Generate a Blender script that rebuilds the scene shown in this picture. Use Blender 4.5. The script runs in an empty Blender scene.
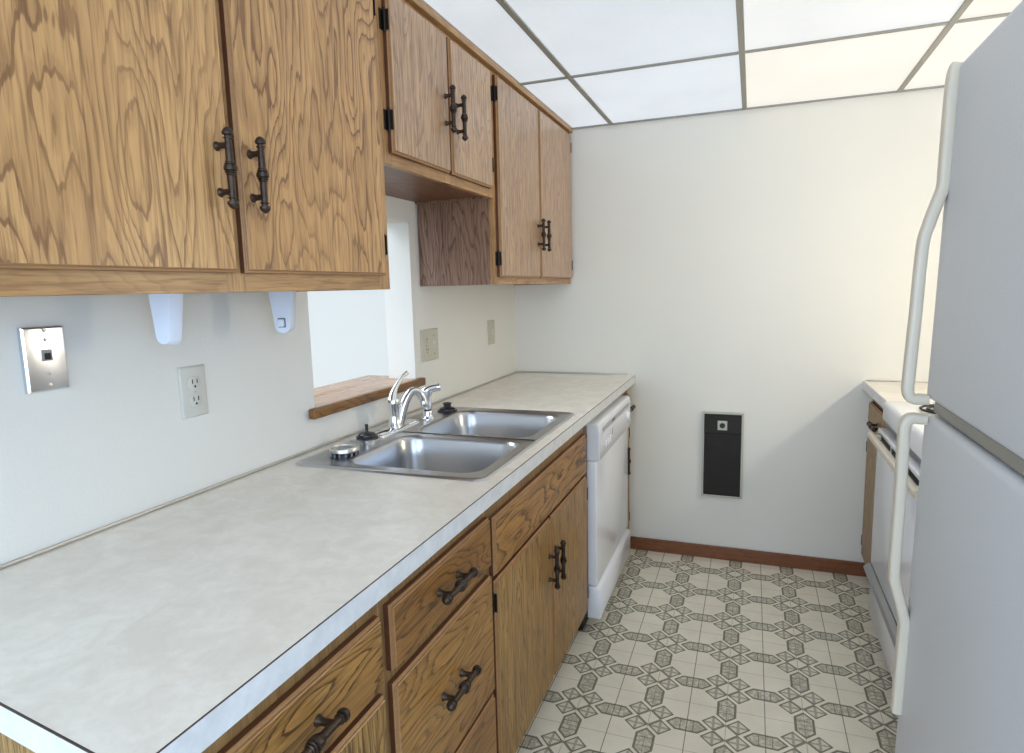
import bpy, bmesh, math, random
from mathutils import Vector, Matrix
random.seed(7)
S = bpy.context.scene
COL = S.collection
PI = math.pi

# ------------------------------------------------------------------ node helpers
def new_mat(name):
    m = bpy.data.materials.new(name); m.use_nodes = True
    nt = m.node_tree; nt.nodes.clear()
    out = nt.nodes.new('ShaderNodeOutputMaterial')
    b = nt.nodes.new('ShaderNodeBsdfPrincipled')
    nt.links.new(b.outputs[0], out.inputs[0])
    return m, nt, b
class G:
    """tiny expression builder for shader nodes"""
    def __init__(s, nt): s.nt = nt
    def put(s, sock, v):
        if isinstance(v, bpy.types.NodeSocket): s.nt.links.new(v, sock)
        elif v is not None: sock.default_value = v
    def m(s, op, a, b=None, c=None, clamp=False):
        n = s.nt.nodes.new('ShaderNodeMath'); n.operation = op; n.use_clamp = clamp
        s.put(n.inputs[0], a); s.put(n.inputs[1], b)
        if c is not None: s.put(n.inputs[2], c)
        return n.outputs[0]
    def vm(s, op, a, b=None):
        n = s.nt.nodes.new('ShaderNodeVectorMath'); n.operation = op
        s.put(n.inputs[0], a)
        if b is not None: s.put(n.inputs[1], b)
        return n.outputs[0]
    def comb(s, x, y, z):
        n = s.nt.nodes.new('ShaderNodeCombineXYZ')
        for i, v in enumerate((x, y, z)): s.put(n.inputs[i], v)
        return n.outputs[0]
    def sep(s, v):
        n = s.nt.nodes.new('ShaderNodeSeparateXYZ'); s.put(n.inputs[0], v); return n.outputs
    def obj(s):
        n = s.nt.nodes.new('ShaderNodeTexCoord'); return n.outputs['Object']
    def noise(s, v, sc, det=2, rough=.5, dist=0):
        n = s.nt.nodes.new('ShaderNodeTexNoise'); s.put(n.inputs['Vector'], v)
        n.inputs['Scale'].default_value = sc; n.inputs['Detail'].default_value = det
        n.inputs['Roughness'].default_value = rough; n.inputs['Distortion'].default_value = dist
        return n.outputs[0]
    def ramp(s, f, stops, interp='LINEAR'):
        n = s.nt.nodes.new('ShaderNodeValToRGB'); s.put(n.inputs[0], f)
        cr = n.color_ramp; cr.interpolation = interp
        while len(cr.elements) < len(stops): cr.elements.new(.5)
        for e, (p, c) in zip(cr.elements, stops):
            e.position = p; e.color = (c, c, c, 1) if isinstance(c, (int, float)) else (*c, 1)
        return n.outputs[0]
    def mix(s, f, a, b, mode='MIX'):
        n = s.nt.nodes.new('ShaderNodeMix'); n.data_type = 'RGBA'; n.blend_type = mode
        s.put(n.inputs[0], f)
        s.put(n.inputs[6], (*a, 1) if isinstance(a, tuple) else a)
        s.put(n.inputs[7], (*b, 1) if isinstance(b, tuple) else b)
        return n.outputs[2]
    def seed(s):
        n = s.nt.nodes.new('ShaderNodeAttribute'); n.attribute_type = 'OBJECT'; n.attribute_name = 'seed'
        return n.outputs['Fac']
    def bump(s, h, strength, dist=.001):
        n = s.nt.nodes.new('ShaderNodeBump'); s.put(n.inputs['Height'], h)
        n.inputs['Strength'].default_value = strength; n.inputs['Distance'].default_value = dist
        return n.outputs[0]

def srgb(r, g, b):
    f = lambda c: (c/255/12.92) if c/255 <= .04045 else ((c/255+.055)/1.055)**2.4
    return (f(r), f(g), f(b))

def plain(name, col, rough=.5, metal=0, bump=None, coat=0, spec=None, var=None):
    m, nt, b = new_mat(name); g = G(nt)
    c = (*col, 1)
    b.inputs['Base Color'].default_value = c
    b.inputs['Roughness'].default_value = rough
    b.inputs['Metallic'].default_value = metal
    b.inputs['Coat Weight'].default_value = coat
    if spec is not None: b.inputs['Specular IOR Level'].default_value = spec
    if var:
        f = g.noise(g.obj(), var[0], 4, .6)
        k = tuple(x*var[1] for x in col)
        nt.links.new(g.mix(g.ramp(f, [(.35, 0.), (.65, 1.)]), col, k), b.inputs['Base Color'])
    if bump:
        nt.links.new(g.bump(g.noise(g.obj(), bump[0], 3, .6), bump[1], bump[2]), b.inputs['Normal'])
    return m

def oak(name, light, mid, dark, axis='Z', freq=1.0, rough=.38, contrast=1.0, streak=1.0, coat=.0):
    m, nt, b = new_mat(name); g = G(nt)
    x, y, z = g.sep(g.obj()); sd = g.seed()
    if axis == 'Z': across, along = y, z
    elif axis == 'Y': across, along = z, y
    else: across, along = y, x
    depth = x if axis != 'X' else z
    # every board its own cut
    ac = g.m('ADD', across, g.m('MULTIPLY', sd, 3.17)); al = g.m('ADD', along, g.m('MULTIPLY', sd, 5.3))
    dp = g.m('ADD', depth, sd)
    P = lambda ka, kl: g.comb(g.m('MULTIPLY', ac, ka), g.m('MULTIPLY', al, kl), g.m('MULTIPLY', dp, ka))
    n1 = g.noise(P(8.5*freq, 1.9), 1, 1.5, .45)                 # big cathedral figure
    n2 = g.noise(P(75, 6.5), 1, 2, .6)                           # ragged edges of the growth rings
    n3 = g.noise(P(26, 4.0), 1, 1, .5)
    s = g.m('ADD', g.m('MULTIPLY', n1, 18.0), g.m('MULTIPLY', ac, 12.0))
    s = g.m('ADD', s, g.m('MULTIPLY', n2, 1.0)); s = g.m('ADD', s, g.m('MULTIPLY', n3, 1.3))
    fr = g.m('FRACT', s)
    ring = g.ramp(fr, [(0, 1.0), (.07, 1.0), (.12, .42), (.32, .26), (.42, .02), (.90, .0), (.955, .95), (1., 1.)])
    tone = g.noise(P(4, .7), 1, 2, .5)
    col = g.mix(g.ramp(tone, [(.3, 0.), (.7, 1.)]), light, mid)
    amp = g.m('MULTIPLY', g.ramp(g.noise(P(3.3, 1.0), 1.3, 1, .5), [(.3, .5), (.6, 1.0)]), .85*contrast, clamp=True)
    col = g.mix(g.m('MULTIPLY', ring, amp), col, dark)
    pores = g.ramp(g.noise(P(190, 9), 1, 2, .7), [(.50, 0.), (.66, 1.)])
    fine = g.ramp(g.noise(P(110, 4), 1, 3, .65), [(.38, 0.), (.66, 1.)])
    col = g.mix(g.m('MULTIPLY', pores, .5*streak), col, dark)
    col = g.mix(g.m('MULTIPLY', fine, .32*streak), col, dark)
    nt.links.new(col, b.inputs['Base Color'])
    b.inputs['Roughness'].default_value = rough
    b.inputs['Specular IOR Level'].default_value = .5
    b.inputs['Coat Weight'].default_value = coat; b.inputs['Coat Roughness'].default_value = .28
    nt.links.new(g.bump(pores, .12, .0004), b.inputs['Normal'])
    return m

M = {}
OL, OM_, OD = srgb(212, 167, 110), srgb(192, 146, 92), srgb(108, 68, 38)
M['oak'] = oak('oak_vertical_grain', OL, OM_, OD, 'Z', coat=.1)
M['oak_fine'] = oak('oak_vertical_fine_grain', srgb(206, 168, 128), srgb(186, 148, 108), srgb(110, 76, 52), 'Z', 1.5, contrast=.75, streak=1.5, coat=.6)
M['oak_base'] = oak('oak_base_vertical_grain', srgb(186, 147, 84), srgb(166, 126, 66), srgb(80, 50, 24), 'Z', 1.6, streak=1.5)
M['oak_drawer'] = oak('oak_drawer_grain', srgb(180, 134, 70), srgb(148, 102, 48), srgb(68, 38, 18), 'Y', 1.0, contrast=1.0)
M['oak_frame'] = oak('oak_frame_rail', srgb(194, 152, 102), srgb(178, 136, 88), srgb(128, 90, 56), 'Y', .5, contrast=.45, streak=1.3)
M['oak_stile'] = oak('oak_frame_stile', srgb(194, 152, 102), srgb(178, 136, 88), srgb(128, 90, 56), 'Z', .5, contrast=.45, streak=1.3)
M['oak_bframe'] = oak('oak_base_frame', srgb(162, 128, 82), srgb(146, 112, 68), srgb(96, 66, 38), 'Z', .5, contrast=.45, streak=1.3)
M['oak_side'] = oak('oak_dark_veneer_side', srgb(176, 142, 118), srgb(152, 116, 94), srgb(84, 54, 38), 'Z', 1.3)
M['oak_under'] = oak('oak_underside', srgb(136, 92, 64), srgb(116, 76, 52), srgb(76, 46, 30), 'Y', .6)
M['oak_ledge'] = oak('oak_ledge_board', srgb(206, 166, 130), srgb(188, 146, 112), srgb(136, 96, 66), 'Y', .7, rough=.22, contrast=.7)
M['oak_ledge_edge'] = oak('oak_ledge_nosing', srgb(156, 112, 58), srgb(136, 94, 46), srgb(84, 50, 24), 'Y', .7)
M['baseboard'] = oak('stained_baseboard', srgb(136, 84, 50), srgb(118, 70, 40), srgb(86, 46, 26), 'X', .5, contrast=.4)
M['edge'] = plain('door_edge_shade', srgb(92, 54, 34), .45)  # dark brown stands in for shade on the door and drawer sides
M['wall'] = plain('wall_paint', srgb(231, 229, 221), .75, bump=(160, .25, .002), var=(3, .985))
M['plaster'] = plain('plaster_white', srgb(235, 235, 232), .85)
M['white'] = plain('white_enamel', srgb(236, 238, 244), .18, coat=.3, spec=.5)
M['fridge'] = plain('pebbled_white_door', srgb(210, 214, 219), .38, bump=(190, .5, .0014), spec=.45)
M['fridge_side'] = plain('fridge_cabinet_white', srgb(210, 212, 215), .4)
M['handle_white'] = plain('fridge_handle_plastic', srgb(212, 203, 186), .35)
M['gasket'] = plain('grey_gasket', srgb(150, 148, 138), .45)
M['plastic'] = plain('white_plastic', srgb(226, 232, 244), .35)
M['plate'] = plain('ivory_plate', srgb(208, 207, 198), .4)
M['almond'] = plain('almond_plate', srgb(196, 190, 172), .4)
M['dark'] = plain('dark_slot', srgb(22, 20, 18), .6)
M['black'] = plain('black_rubber', srgb(20, 19, 20), .35)
M['bronze'] = plain('antique_bronze', srgb(72, 58, 48), .36, .6, bump=(300, .3, .0008), var=(90, .55))
M['hinge'] = plain('dark_bronze_hinge', srgb(40, 32, 28), .45, .5)
M['chrome'] = plain('chrome', (.82, .83, .85), .07, 1)
M['alu'] = plain('aluminium_trim', (.58, .57, .54), .32, 1)
M['tbar'] = plain('ceiling_grid_metal', srgb(150, 149, 142), .5)
M['walltrim'] = plain('ceiling_edge_angle', srgb(150, 150, 148), .5)
M['oven_strip'] = plain('brushed_range_trim', (.36, .36, .37), .28, 1)
M['seam'] = plain('dark_laminate_seam', srgb(74, 62, 54), .6)
M['heater_dark'] = plain('brown_black_grille', srgb(26, 19, 15), .6)
M['heater_frame'] = plain('grey_grille_frame', srgb(186, 186, 172), .4, .2)
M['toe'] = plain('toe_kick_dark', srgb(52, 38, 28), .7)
M['grey_vent'] = plain('grey_vent_band', srgb(110, 112, 118), .5)

# stainless: brushed
m, nt, b = new_mat('stainless_steel'); g = G(nt)
x, y, z = g.sep(g.obj())
f = g.noise(g.obj(), 35, 3, .6)
nt.links.new(g.mix(f, (.52, .525, .54), (.54, .545, .56)), b.inputs['Base Color'])
nt.links.new(g.m('MULTIPLY_ADD', f, .02, .28), b.inputs['Roughness']); b.inputs['Metallic'].default_value = 1
M['steel'] = m
# phone plate: polished steel
M['plate_steel'] = plain('polished_steel_plate', (.70, .72, .76), .22, 1, bump=(14, .08, .01))
# grille with louvres
m, nt, b = new_mat('louvred_grille'); g = G(nt)
x, y, z = g.sep(g.obj())
st = g.m('FRACT', g.m('MULTIPLY', z, 85))
nt.links.new(g.mix(g.ramp(st, [(0, 0.), (.35, 1.), (.6, 1.), (.9, 0.)]), srgb(8, 6, 6), srgb(26, 19, 15)), b.inputs['Base Color'])
b.inputs['Roughness'].default_value = .5
nt.links.new(g.bump(st, .5, .002), b.inputs['Normal'])
M['grille'] = m
# counter laminate
m, nt, b = new_mat('mottled_laminate'); g = G(nt)
o = g.obj()
f1 = g.noise(o, 16, 6, .65, .6); f2 = g.noise(o, 70, 4, .7); f3 = g.noise(o, 4.5, 3, .6)
c = g.mix(g.ramp(f1, [(.36, 0.), (.64, 1.)]), srgb(232, 225, 213), srgb(246, 240, 229))
c = g.mix(g.m('MULTIPLY', g.ramp(f2, [(.45, 0.), (.7, 1.)]), .35), c, srgb(230, 220, 204))
c = g.mix(g.m('MULTIPLY', g.ramp(f3, [(.4, 0.), (.7, 1.)]), .25), c, srgb(234, 225, 209))
nt.links.new(c, b.inputs['Base Color'])
b.inputs['Roughness'].default_value = .27; b.inputs['Specular IOR Level'].default_value = .5
M['laminate'] = m
m, nt, b = new_mat('laminate_edge'); g = G(nt)
f1 = g.noise(g.obj(), 30, 5, .6)
nt.links.new(g.mix(g.ramp(f1, [(.35, 0.), (.65, 1.)]), srgb(212, 214, 216), srgb(226, 228, 229)), b.inputs['Base Color'])
b.inputs['Roughness'].default_value = .4
M['lam_edge'] = m

# ceiling diffuser: luminous acrylic, faint prismatic grain; the lamp tint differs by panel through its 'seed'
def panel_mat(name, col, s):
    m, nt, b = new_mat(name); g = G(nt)
    f = g.noise(g.obj(), 60, 4, .7); f2 = g.noise(g.obj(), 2.2, 2, .5)
    b.inputs['Base Color'].default_value = (.12, .12, .12, 1); b.inputs['Roughness'].default_value = .35
    k = g.m('MULTIPLY_ADD', f, .10, .95)
    k = g.m('MULTIPLY', k, g.m('MULTIPLY_ADD', f2, .28, .86))
    b.inputs['Emission Color'].default_value = (*col, 1)
    nt.links.new(g.m('MULTIPLY', k, s*.98), b.inputs['Emission Strength'])
    return m
M['panel_cool'] = panel_mat('diffuser_cool', (.86, .93, 1.0), .74)
M['panel_mid'] = panel_mat('diffuser_neutral', (.95, .97, .97), .80)
M['panel_warm'] = panel_mat('diffuser_warm', (1.0, .955, .86), .80)

# vinyl floor
Q = .2289
m, nt, b = new_mat('patterned_vinyl'); g = G(nt)
o = g.obj(); x, y, z = g.sep(o)
def tri(c, off):   # distance-coded coordinate in the cell, -0.5..0.5 about the octagon centre
    t = g.m('DIVIDE', g.m('SUBTRACT', c, off), Q)
    return g.m('SUBTRACT', g.m('FRACT', g.m('ADD', t, 100.5)), .5)
u, v = tri(x, 1.0175), tri(y, -.273)
au, av = g.m('ABSOLUTE', u), g.m('ABSOLUTE', v)
cu, cv = g.m('SUBTRACT', .5, au), g.m('SUBTRACT', .5, av)      # distance from the cell corner (cluster centre)
a = .160
# cluster squares (diamonds): centre one |cu|+|cv|<a ; neighbours |cu-a|+|cv-a|<a
d0 = g.m('SUBTRACT', g.m('ADD', cu, cv), a)
d1 = g.m('SUBTRACT', g.m('ADD', g.m('ABSOLUTE', g.m('SUBTRACT', cu, a)), g.m('ABSOLUTE', g.m('SUBTRACT', cv, a))), a-.002)
dcl = g.m('MINIMUM', d0, d1)
lw = .0155
def line(d, w=lw): return g.m('LESS_THAN', g.m('ABSOLUTE', g.m('ADD', d, w)), w)
cl_line = g.m('MAXIMUM', line(d0, .010), line(d1))
cl_in = g.m('LESS_THAN', d1, -.02)
# hexagons: the long ones lie between clusters, centred on the middle of each cell side
def hexd(p, q):    # p along the long axis from the hexagon centre, q across
    return g.m('MAXIMUM', g.m('SUBTRACT', q, .130), g.m('MULTIPLY', g.m('SUBTRACT', g.m('ADD', p, q), .280), .8))
hd = g.m('MINIMUM', hexd(au, cv), hexd(av, cu))
hex_line = line(hd); hex_in = g.m('LESS_THAN', hd, -.02)
# ornament within: leafy speckle
n1 = g.noise(o, 150, 3, .6); n2 = g.noise(o, 420, 2, .6)
vor = nt.nodes.new('ShaderNodeTexVoronoi'); vor.inputs['Scale'].default_value = 62; nt.links.new(o, vor.inputs['Vector'])
orn = g.ramp(vor.outputs[0], [(.28, 0.), (.55, 1.)])
base = g.mix(g.ramp(g.noise(o, 9, 4, .6), [(.3, 0.), (.7, 1.)]), srgb(246, 239, 222), srgb(234, 227, 209))
base = g.mix(g.m('MULTIPLY', g.ramp(n2, [(.45, 0.), (.75, 1.)]), .28), base, srgb(168, 158, 136))
dark = srgb(86, 82, 60); midc = srgb(150, 146, 122)
c = base
c = g.mix(g.m('MULTIPLY', hex_in, g.m('MULTIPLY_ADD', orn, .40, .16)), c, midc)
# small cross lines and the centre bar of each hexagon
c = g.mix(g.m('MULTIPLY', hex_in, g.m('MULTIPLY', g.ramp(n1, [(.48, 0.), (.62, 1.)]), .42)), c, dark)
hx = g.m('MINIMUM', g.m('ABSOLUTE', g.m('SUBTRACT', au, .085)), g.m('ABSOLUTE', g.m('SUBTRACT', av, .085)))
c = g.mix(g.m('MULTIPLY', hex_in, g.m('MULTIPLY', g.m('LESS_THAN', hx, .008), .6)), c, dark)
dd = g.m('MINIMUM', g.m('ABSOLUTE', g.m('SUBTRACT', cu, a)), g.m('ABSOLUTE', g.m('SUBTRACT', cv, a)))
c = g.mix(g.m('MULTIPLY', cl_in, .22), c, midc)
leaf = g.m('LESS_THAN', dd, g.m('MULTIPLY', n1, .035))
c = g.mix(g.m('MULTIPLY', cl_in, g.m('MULTIPLY', leaf, .5)), c, dark)
c = g.mix(g.m('MULTIPLY', g.m('MAXIMUM', cl_line, hex_line), .85), c, dark)
# octagon border is a light line; tile joints: dark along Y, faint along X
c = g.mix(g.m('MULTIPLY', g.m('LESS_THAN', au, .0065), .8), c, srgb(104, 98, 80))
c = g.mix(g.m('MULTIPLY', g.m('LESS_THAN', av, .006), .5), c, srgb(150, 142, 122))
c = g.mix(g.m('MULTIPLY', g.m('LESS_THAN', cu, .005), .5), c, srgb(112, 106, 88))
nt.links.new(c, b.inputs['Base Color'])
b.inputs['Roughness'].default_value = .42; b.inputs['Specular IOR Level'].default_value = .4
M['vinyl'] = m

# ------------------------------------------------------------------ mesh helpers
def finish(name, bm, mats, parent=None, origin=None, smooth=True, angle=35, seed=None):
    """link one mesh object; geometry is given in world space, origin = parent's origin unless stated"""
    org = Vector(origin) if origin is not None else (Vector(parent['_o']) if parent is not None else Vector((0, 0, 0)))
    bmesh.ops.translate(bm, verts=bm.verts, vec=-org)
    me = bpy.data.meshes.new(name); bm.to_mesh(me); bm.free()
    for mm in (mats if isinstance(mats, (list, tuple)) else [mats]): me.materials.append(M[mm] if isinstance(mm, str) else mm)
    if smooth:
        me.shade_smooth(); me.set_sharp_from_angle(angle=math.radians(angle))
    o = bpy.data.objects.new(name, me); COL.objects.link(o)
    if parent is not None:
        o.parent = parent; o.location = org - Vector(parent['_o'])
    else: o.location = org
    o['seed'] = float(seed if seed is not None else round(random.uniform(0, 9), 3))
    return o
def thing(name, label, cat, loc, group=None):
    o = bpy.data.objects.new(name, None); COL.objects.link(o); o.location = loc; o.empty_display_size = .05
    o['label'] = label; o['category'] = cat; o['_o'] = list(loc)
    if group: o['group'] = group
    return o
def tag(o, label, cat, group=None):
    o['label'] = label; o['category'] = cat
    if group: o['group'] = group
    return o
def BM(): return bmesh.new()
def box(bm, x0, x1, y0, y1, z0, z1, bev=0, seg=2, mi=0):
    r = bmesh.ops.create_cube(bm, size=1)
    vs = r['verts']
    for v_ in vs:
        v_.co = Vector(((x0+x1)/2+v_.co.x*(x1-x0), (y0+y1)/2+v_.co.y*(y1-y0), (z0+z1)/2+v_.co.z*(z1-z0)))
    fs = set(f for v_ in vs for f in v_.link_faces)
    for f in fs: f.material_index = mi
    if bev:
        es = list(set(e for v_ in vs for e in v_.link_edges))
        rr = bmesh.ops.bevel(bm, geom=es, offset=bev, segments=seg, profile=.5, affect='EDGES')
        for f in rr['faces']: f.material_index = mi
    return bm
def loops(bm, rings, cap0=True, cap1=True, mi=0, close=True):
    vr = [[bm.verts.new(p) for p in r] for r in rings]
    n = len(rings[0])
    for a_, b_ in zip(vr, vr[1:]):
        for i in range(n if close else n-1):
            j = (i+1) % n
            try: bm.faces.new((a_[i], a_[j], b_[j], b_[i])).material_index = mi
            except ValueError: pass
    if cap0: bm.faces.new(vr[0][::-1]).material_index = mi
    if cap1: bm.faces.new(vr[-1]).material_index = mi
    return vr
def lathe(bm, prof, origin, axis=(0, 0, 1), n=20, cap0=True, cap1=True, mi=0):
    """prof: (radius, height) pairs along axis from origin"""
    ax = Vector(axis).normalized(); o = Vector(origin)
    u_ = ax.orthogonal().normalized(); w_ = ax.cross(u_)
    rings = [[o+ax*h+(u_*math.cos(2*PI*i/n)+w_*math.sin(2*PI*i/n))*max(r, 1e-5) for i in range(n)] for r, h in prof]
    loops(bm, rings, cap0, cap1, mi)
    return bm
def tube(bm, pts, radii, n=14, flat=None, mi=0):
    """sweep a circle (or a rounded rectangle when flat=(w,h,side)) along pts"""
    P = [Vector(p) for p in pts]; rings = []
    nrm = None
    for i, p in enumerate(P):
        t = (P[min(i+1, len(P)-1)]-P[max(i-1, 0)]).normalized()
        if flat: s_ = Vector(flat[2]).normalized(); s_ = (s_-t*s_.dot(t)).normalized(); nrm = t.cross(s_)
        else:
            if nrm is None: nrm = t.orthogonal().normalized()
            nrm = (nrm-t*nrm.dot(t)).normalized(); s_ = t.cross(nrm)
        if flat:
            w, h = flat[0]/2, flat[1]/2; r = min(w, h)*.65; ring = []
            if isinstance(radii, (list, tuple)): h = h*radii[i]
            for (sx, sy, a0) in ((1, 1, 0), (-1, 1, 90), (-1, -1, 180), (1, -1, 270)):
                for k in range(5):
                    an = math.radians(a0+k*22.5)
                    ring.append(p+s_*(sx*(w-r)+r*math.cos(an))+nrm*(sy*(h-r)+r*math.sin(an)))
            rings.append(ring)
        else:
            r = radii[i] if isinstance(radii, (list, tuple)) else radii
            rings.append([p+(nrm*math.cos(2*PI*k/n)+s_*math.sin(2*PI*k/n))*r for k in range(n)])
    loops(bm, rings, mi=mi)
    return bm
def spline(pts, k=6):
    P = [Vector(p) for p in pts]; out = []
    for i in range(len(P)-1):
        p0 = P[max(i-1, 0)]; p1 = P[i]; p2 = P[i+1]; p3 = P[min(i+2, len(P)-1)]
        for j in range(k):
            t = j/k
            out.append(.5*((2*p1)+(p2-p0)*t+(2*p0-5*p1+4*p2-p3)*t*t+(3*p1-p0-3*p2+p3)*t**3))
    out.append(P[-1]); return out
def rrect(x0, x1, y0, y1, z, r, n=7):
    """rounded rectangle ring, r a number or four radii (x1y1, x0y1, x0y0, x1y0)"""
    rr = r if isinstance(r, (list, tuple)) else [r]*4
    pts = []
    for (cx, cy, sx, sy, a0), q in zip(((x1, y1, -1, -1, 0), (x0, y1, 1, -1, 90), (x0, y0, 1, 1, 180), (x1, y0, -1, 1, 270)), rr):
        for k in range(n):
            an = math.radians(a0+90*k/(n-1))
            pts.append((cx+sx*q+q*math.cos(an), cy+sy*q+q*math.sin(an), z))
    return pts

# ------------------------------------------------------------------ setting
CZ = 2.131
def struct(name, bm, mats, **k):
    o = finish(name, bm, mats, smooth=False, **k); o['kind'] = 'structure'; return o
bm = BM(); box(bm, 0, 2.286, -3.05, 0, -.06, 0); struct('floor', bm, 'vinyl')
bm = BM(); box(bm, -4.2, -.115, -6.6, 1.2, -.06, 0); box(bm, -.115, 2.286, -6.6, -3.05, -.06, 0)
struct('floor_adjoining', bm, plain('beige_carpet', srgb(150, 138, 120), .95, bump=(300, .4, .004)))
# left wall with the pass-through opening
OY0, OY1, OZ0, OZ1 = -1.690, -1.098, 1.006, 1.607
bm = BM()
for a_ in ((-3.05, OY0, 0, 2.44), (OY1, .0, 0, 2.44), (OY0, OY1, 0, OZ0), (OY0, OY1, OZ1, 2.44)):
    box(bm, -.115, 0, *a_)
struct('wall_left', bm, 'wall')
bm = BM(); box(bm, -.115, 2.40, 0, .115, 0, 2.44); struct('wall_far', bm, 'wall')
bm = BM()
for a_ in ((-3.4, 0, 0, 2.44), (-6.6, -5.2, 0, 2.44), (-5.2, -3.4, 0, .85), (-5.2, -3.4, 2.05, 2.44)): box(bm, 2.286, 2.40, *a_)  # unseen opening added to let the side fill through
struct('wall_right', bm, 'wall')
bm = BM()                                       # back wall with the window bay
for a_ in ((-4.2, -1.9, 0, 2.44), (1.9, 2.286, 0, 2.44), (-1.9, 1.9, 0, .6), (-1.9, 1.9, 2.15, 2.44)):
    box(bm, a_[0], a_[1], -6.7, -6.6, a_[2], a_[3])
struct('wall_back', bm, 'wall')
bm = BM(); box(bm, -4.3, -4.2, -6.7, 1.2, 0, 2.44); struct('wall_living_room', bm, 'plaster')
bm = BM(); box(bm, -4.3, -.115, 1.2, 1.3, 0, 2.44); struct('wall_living_room_end', bm, 'plaster')
bm = BM(); box(bm, -4.3, 2.40, -6.7, 1.3, 2.44, 2.5); struct('ceiling', bm, 'plaster')
# soffit where the luminous ceiling ends
bm = BM(); box(bm, 0, 2.286, -3.16, -3.05, 2.11, 2.44); struct('trim_soffit', bm, 'wall')
bm = BM(); box(bm, .58, 1.72, -.012, -.0005, 0.0005, .066, .003); struct('baseboard_far', bm, 'baseboard')
# thin metal cove strips where the counter meets the walls
bm = BM(); box(bm, .0005, .008, -2.70, -.009, .9145, .921, .002); struct('trim_1', bm, 'alu')
bm = BM(); box(bm, .0005, .60, -.008, -.0005, .9145, .922, .002); struct('trim_2', bm, 'alu')
bm = BM(); box(bm, 1.66, 2.28, -.008, -.0005, .9145, .920, .002); struct('trim_3', bm, 'alu')

# luminous ceiling: metal grid and drop-in diffuser panels
XS = [.0, .518, 1.121, 1.724, 2.286]; YS = [0, -.765, -1.985, -3.05]
t = thing('ceiling_grid', 'metal ceiling grid of long runners and cross bars holding the luminous panels', 'ceiling grid', (1.14, -1.5, CZ))
for X in XS[1:-1]:
    bm = BM(); box(bm, X-.010, X+.010, -3.04, -.016, CZ-.003, CZ+.004, .001, 1); finish('runner', bm, 'tbar', t)
for Y in YS[1:-1]:
    for x0, x1 in zip(XS, XS[1:]):
        bm = BM(); box(bm, max(x0+.0105, .325), x1-.0105, Y-.008, Y+.008, CZ-.002, CZ+.004, .001, 1); finish('cross_bar', bm, 'tbar', t)
bm = BM(); box(bm, .325, 2.284, -.015, -.001, CZ-.002, CZ+.004, .001, 1); finish('wall_angle', bm, 'walltrim', t)
bm = BM(); box(bm, 2.270, 2.284, -3.04, -.016, CZ-.002, CZ+.004, .001, 1); finish('wall_angle', bm, 'walltrim', t)
plab = {(0, 0): 'small narrow luminous ceiling panel at the far wall above the wall cabinets',
        (0, 1): 'narrow luminous ceiling panel running along the tops of the wall cabinets',
        (1, 0): 'bluish white luminous ceiling panel at the far wall, left of the centre runner',
        (1, 1): 'long bluish luminous ceiling panel in the second row, left of the centre runner',
        (2, 0): 'warm white luminous ceiling panel at the far wall, right of the centre runner',
        (2, 1): 'long luminous ceiling panel in the second row, right of the centre runner',
        (3, 0): 'cream luminous ceiling panel at the far wall above the right counter',
        (3, 1): 'luminous ceiling panel above the range and refrigerator',
        (0, 2): 'luminous ceiling panel over the near wall cabinet, nearest row',
        (1, 2): 'luminous ceiling panel in the nearest row, left of the centre runner',
        (2, 2): 'luminous ceiling panel in the nearest row, right of the centre runner',
        (3, 2): 'luminous ceiling panel in the nearest row by the right wall'}
for i in range(4):
    for j in range(3):
        bm = BM(); x0, x1, y1, y0 = XS[i]+.002, XS[i+1]-.002, YS[j]-.002, YS[j+1]+.002
        if i == 0: x0 = .325
        if j == 0: y1 -= .002
        box(bm, x0, x1, y0, y1, CZ+.0045, CZ+.0075)
        mt = 'panel_warm' if (i >= 2 and j == 0) or i == 3 else ('panel_mid' if i == 2 else 'panel_cool')
        o = finish('ceiling_light_panel', bm, mt, origin=((x0+x1)/2, (y0+y1)/2, CZ+.004), smooth=False)
        tag(o, plab[(i, j)], 'ceiling light panel', 'luminous ceiling panels')

# ------------------------------------------------------------------ cabinet hardware
def pull_bm(length=.138):
    """antique bronze spindle pull; axis Z, door surface at x=0, sticks out to +X"""
    bm = BM(); L = length; R = .026
    half = [(0, .0098), (.0035, .0098), (.0042, .0078), (.0075, .0088), (.0085, .0066), (.0115, .0072), (.0125, .0056),
            (.016, .0058), (.046, .0052), (.0485, .0052), (.0490, .0070), (.0505, .0072), (.0512, .0052), (.0545, .0050),
            (.0555, .0082), (.060, .0086), (.0655, .0055), (.0685, .0008)]
    k = L/2/.0685; half = [(h, r*1.15) for h, r in half]
    prof = [(r, -h*k) for h, r in half[::-1]] + [(r, h*k) for h, r in half]
    lathe(bm, prof, (R, 0, 0), (0, 0, 1), 14)
    for s in (-1, 1):
        lathe(bm, [(.0085, 0), (.0080, .002), (.0056, .005), (.0052, .012), (.006, .020), (.0065, R)], (0, 0, s*.039), (1, 0, 0), 12)
    return bm
def mesh_of(bm, mat, name):
    me = bpy.data.meshes.new(name); bm.to_mesh(me); bm.free(); me.materials.append(M[mat])
    me.shade_smooth(); me.set_sharp_from_angle(angle=math.radians(40)); return me
PULL = mesh_of(pull_bm(), 'bronze', 'pull_handle')
def pull(parent, x, y, z, horiz=False, side=1, sc=1.0):
    o = bpy.data.objects.new('pull_handle', PULL); COL.objects.link(o); o.parent = parent
    po = Vector(parent['_w'])
    o.location = Vector((x, y, z))-po
    r = Matrix.Identity(3)
    if horiz: r = Matrix.Rotation(PI/2, 3, 'X')
    if side < 0: r = Matrix.Rotation(PI, 3, 'Z') @ r
    o.rotation_euler = r.to_euler(); o.scale = (sc, sc, sc)
    return o
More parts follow.
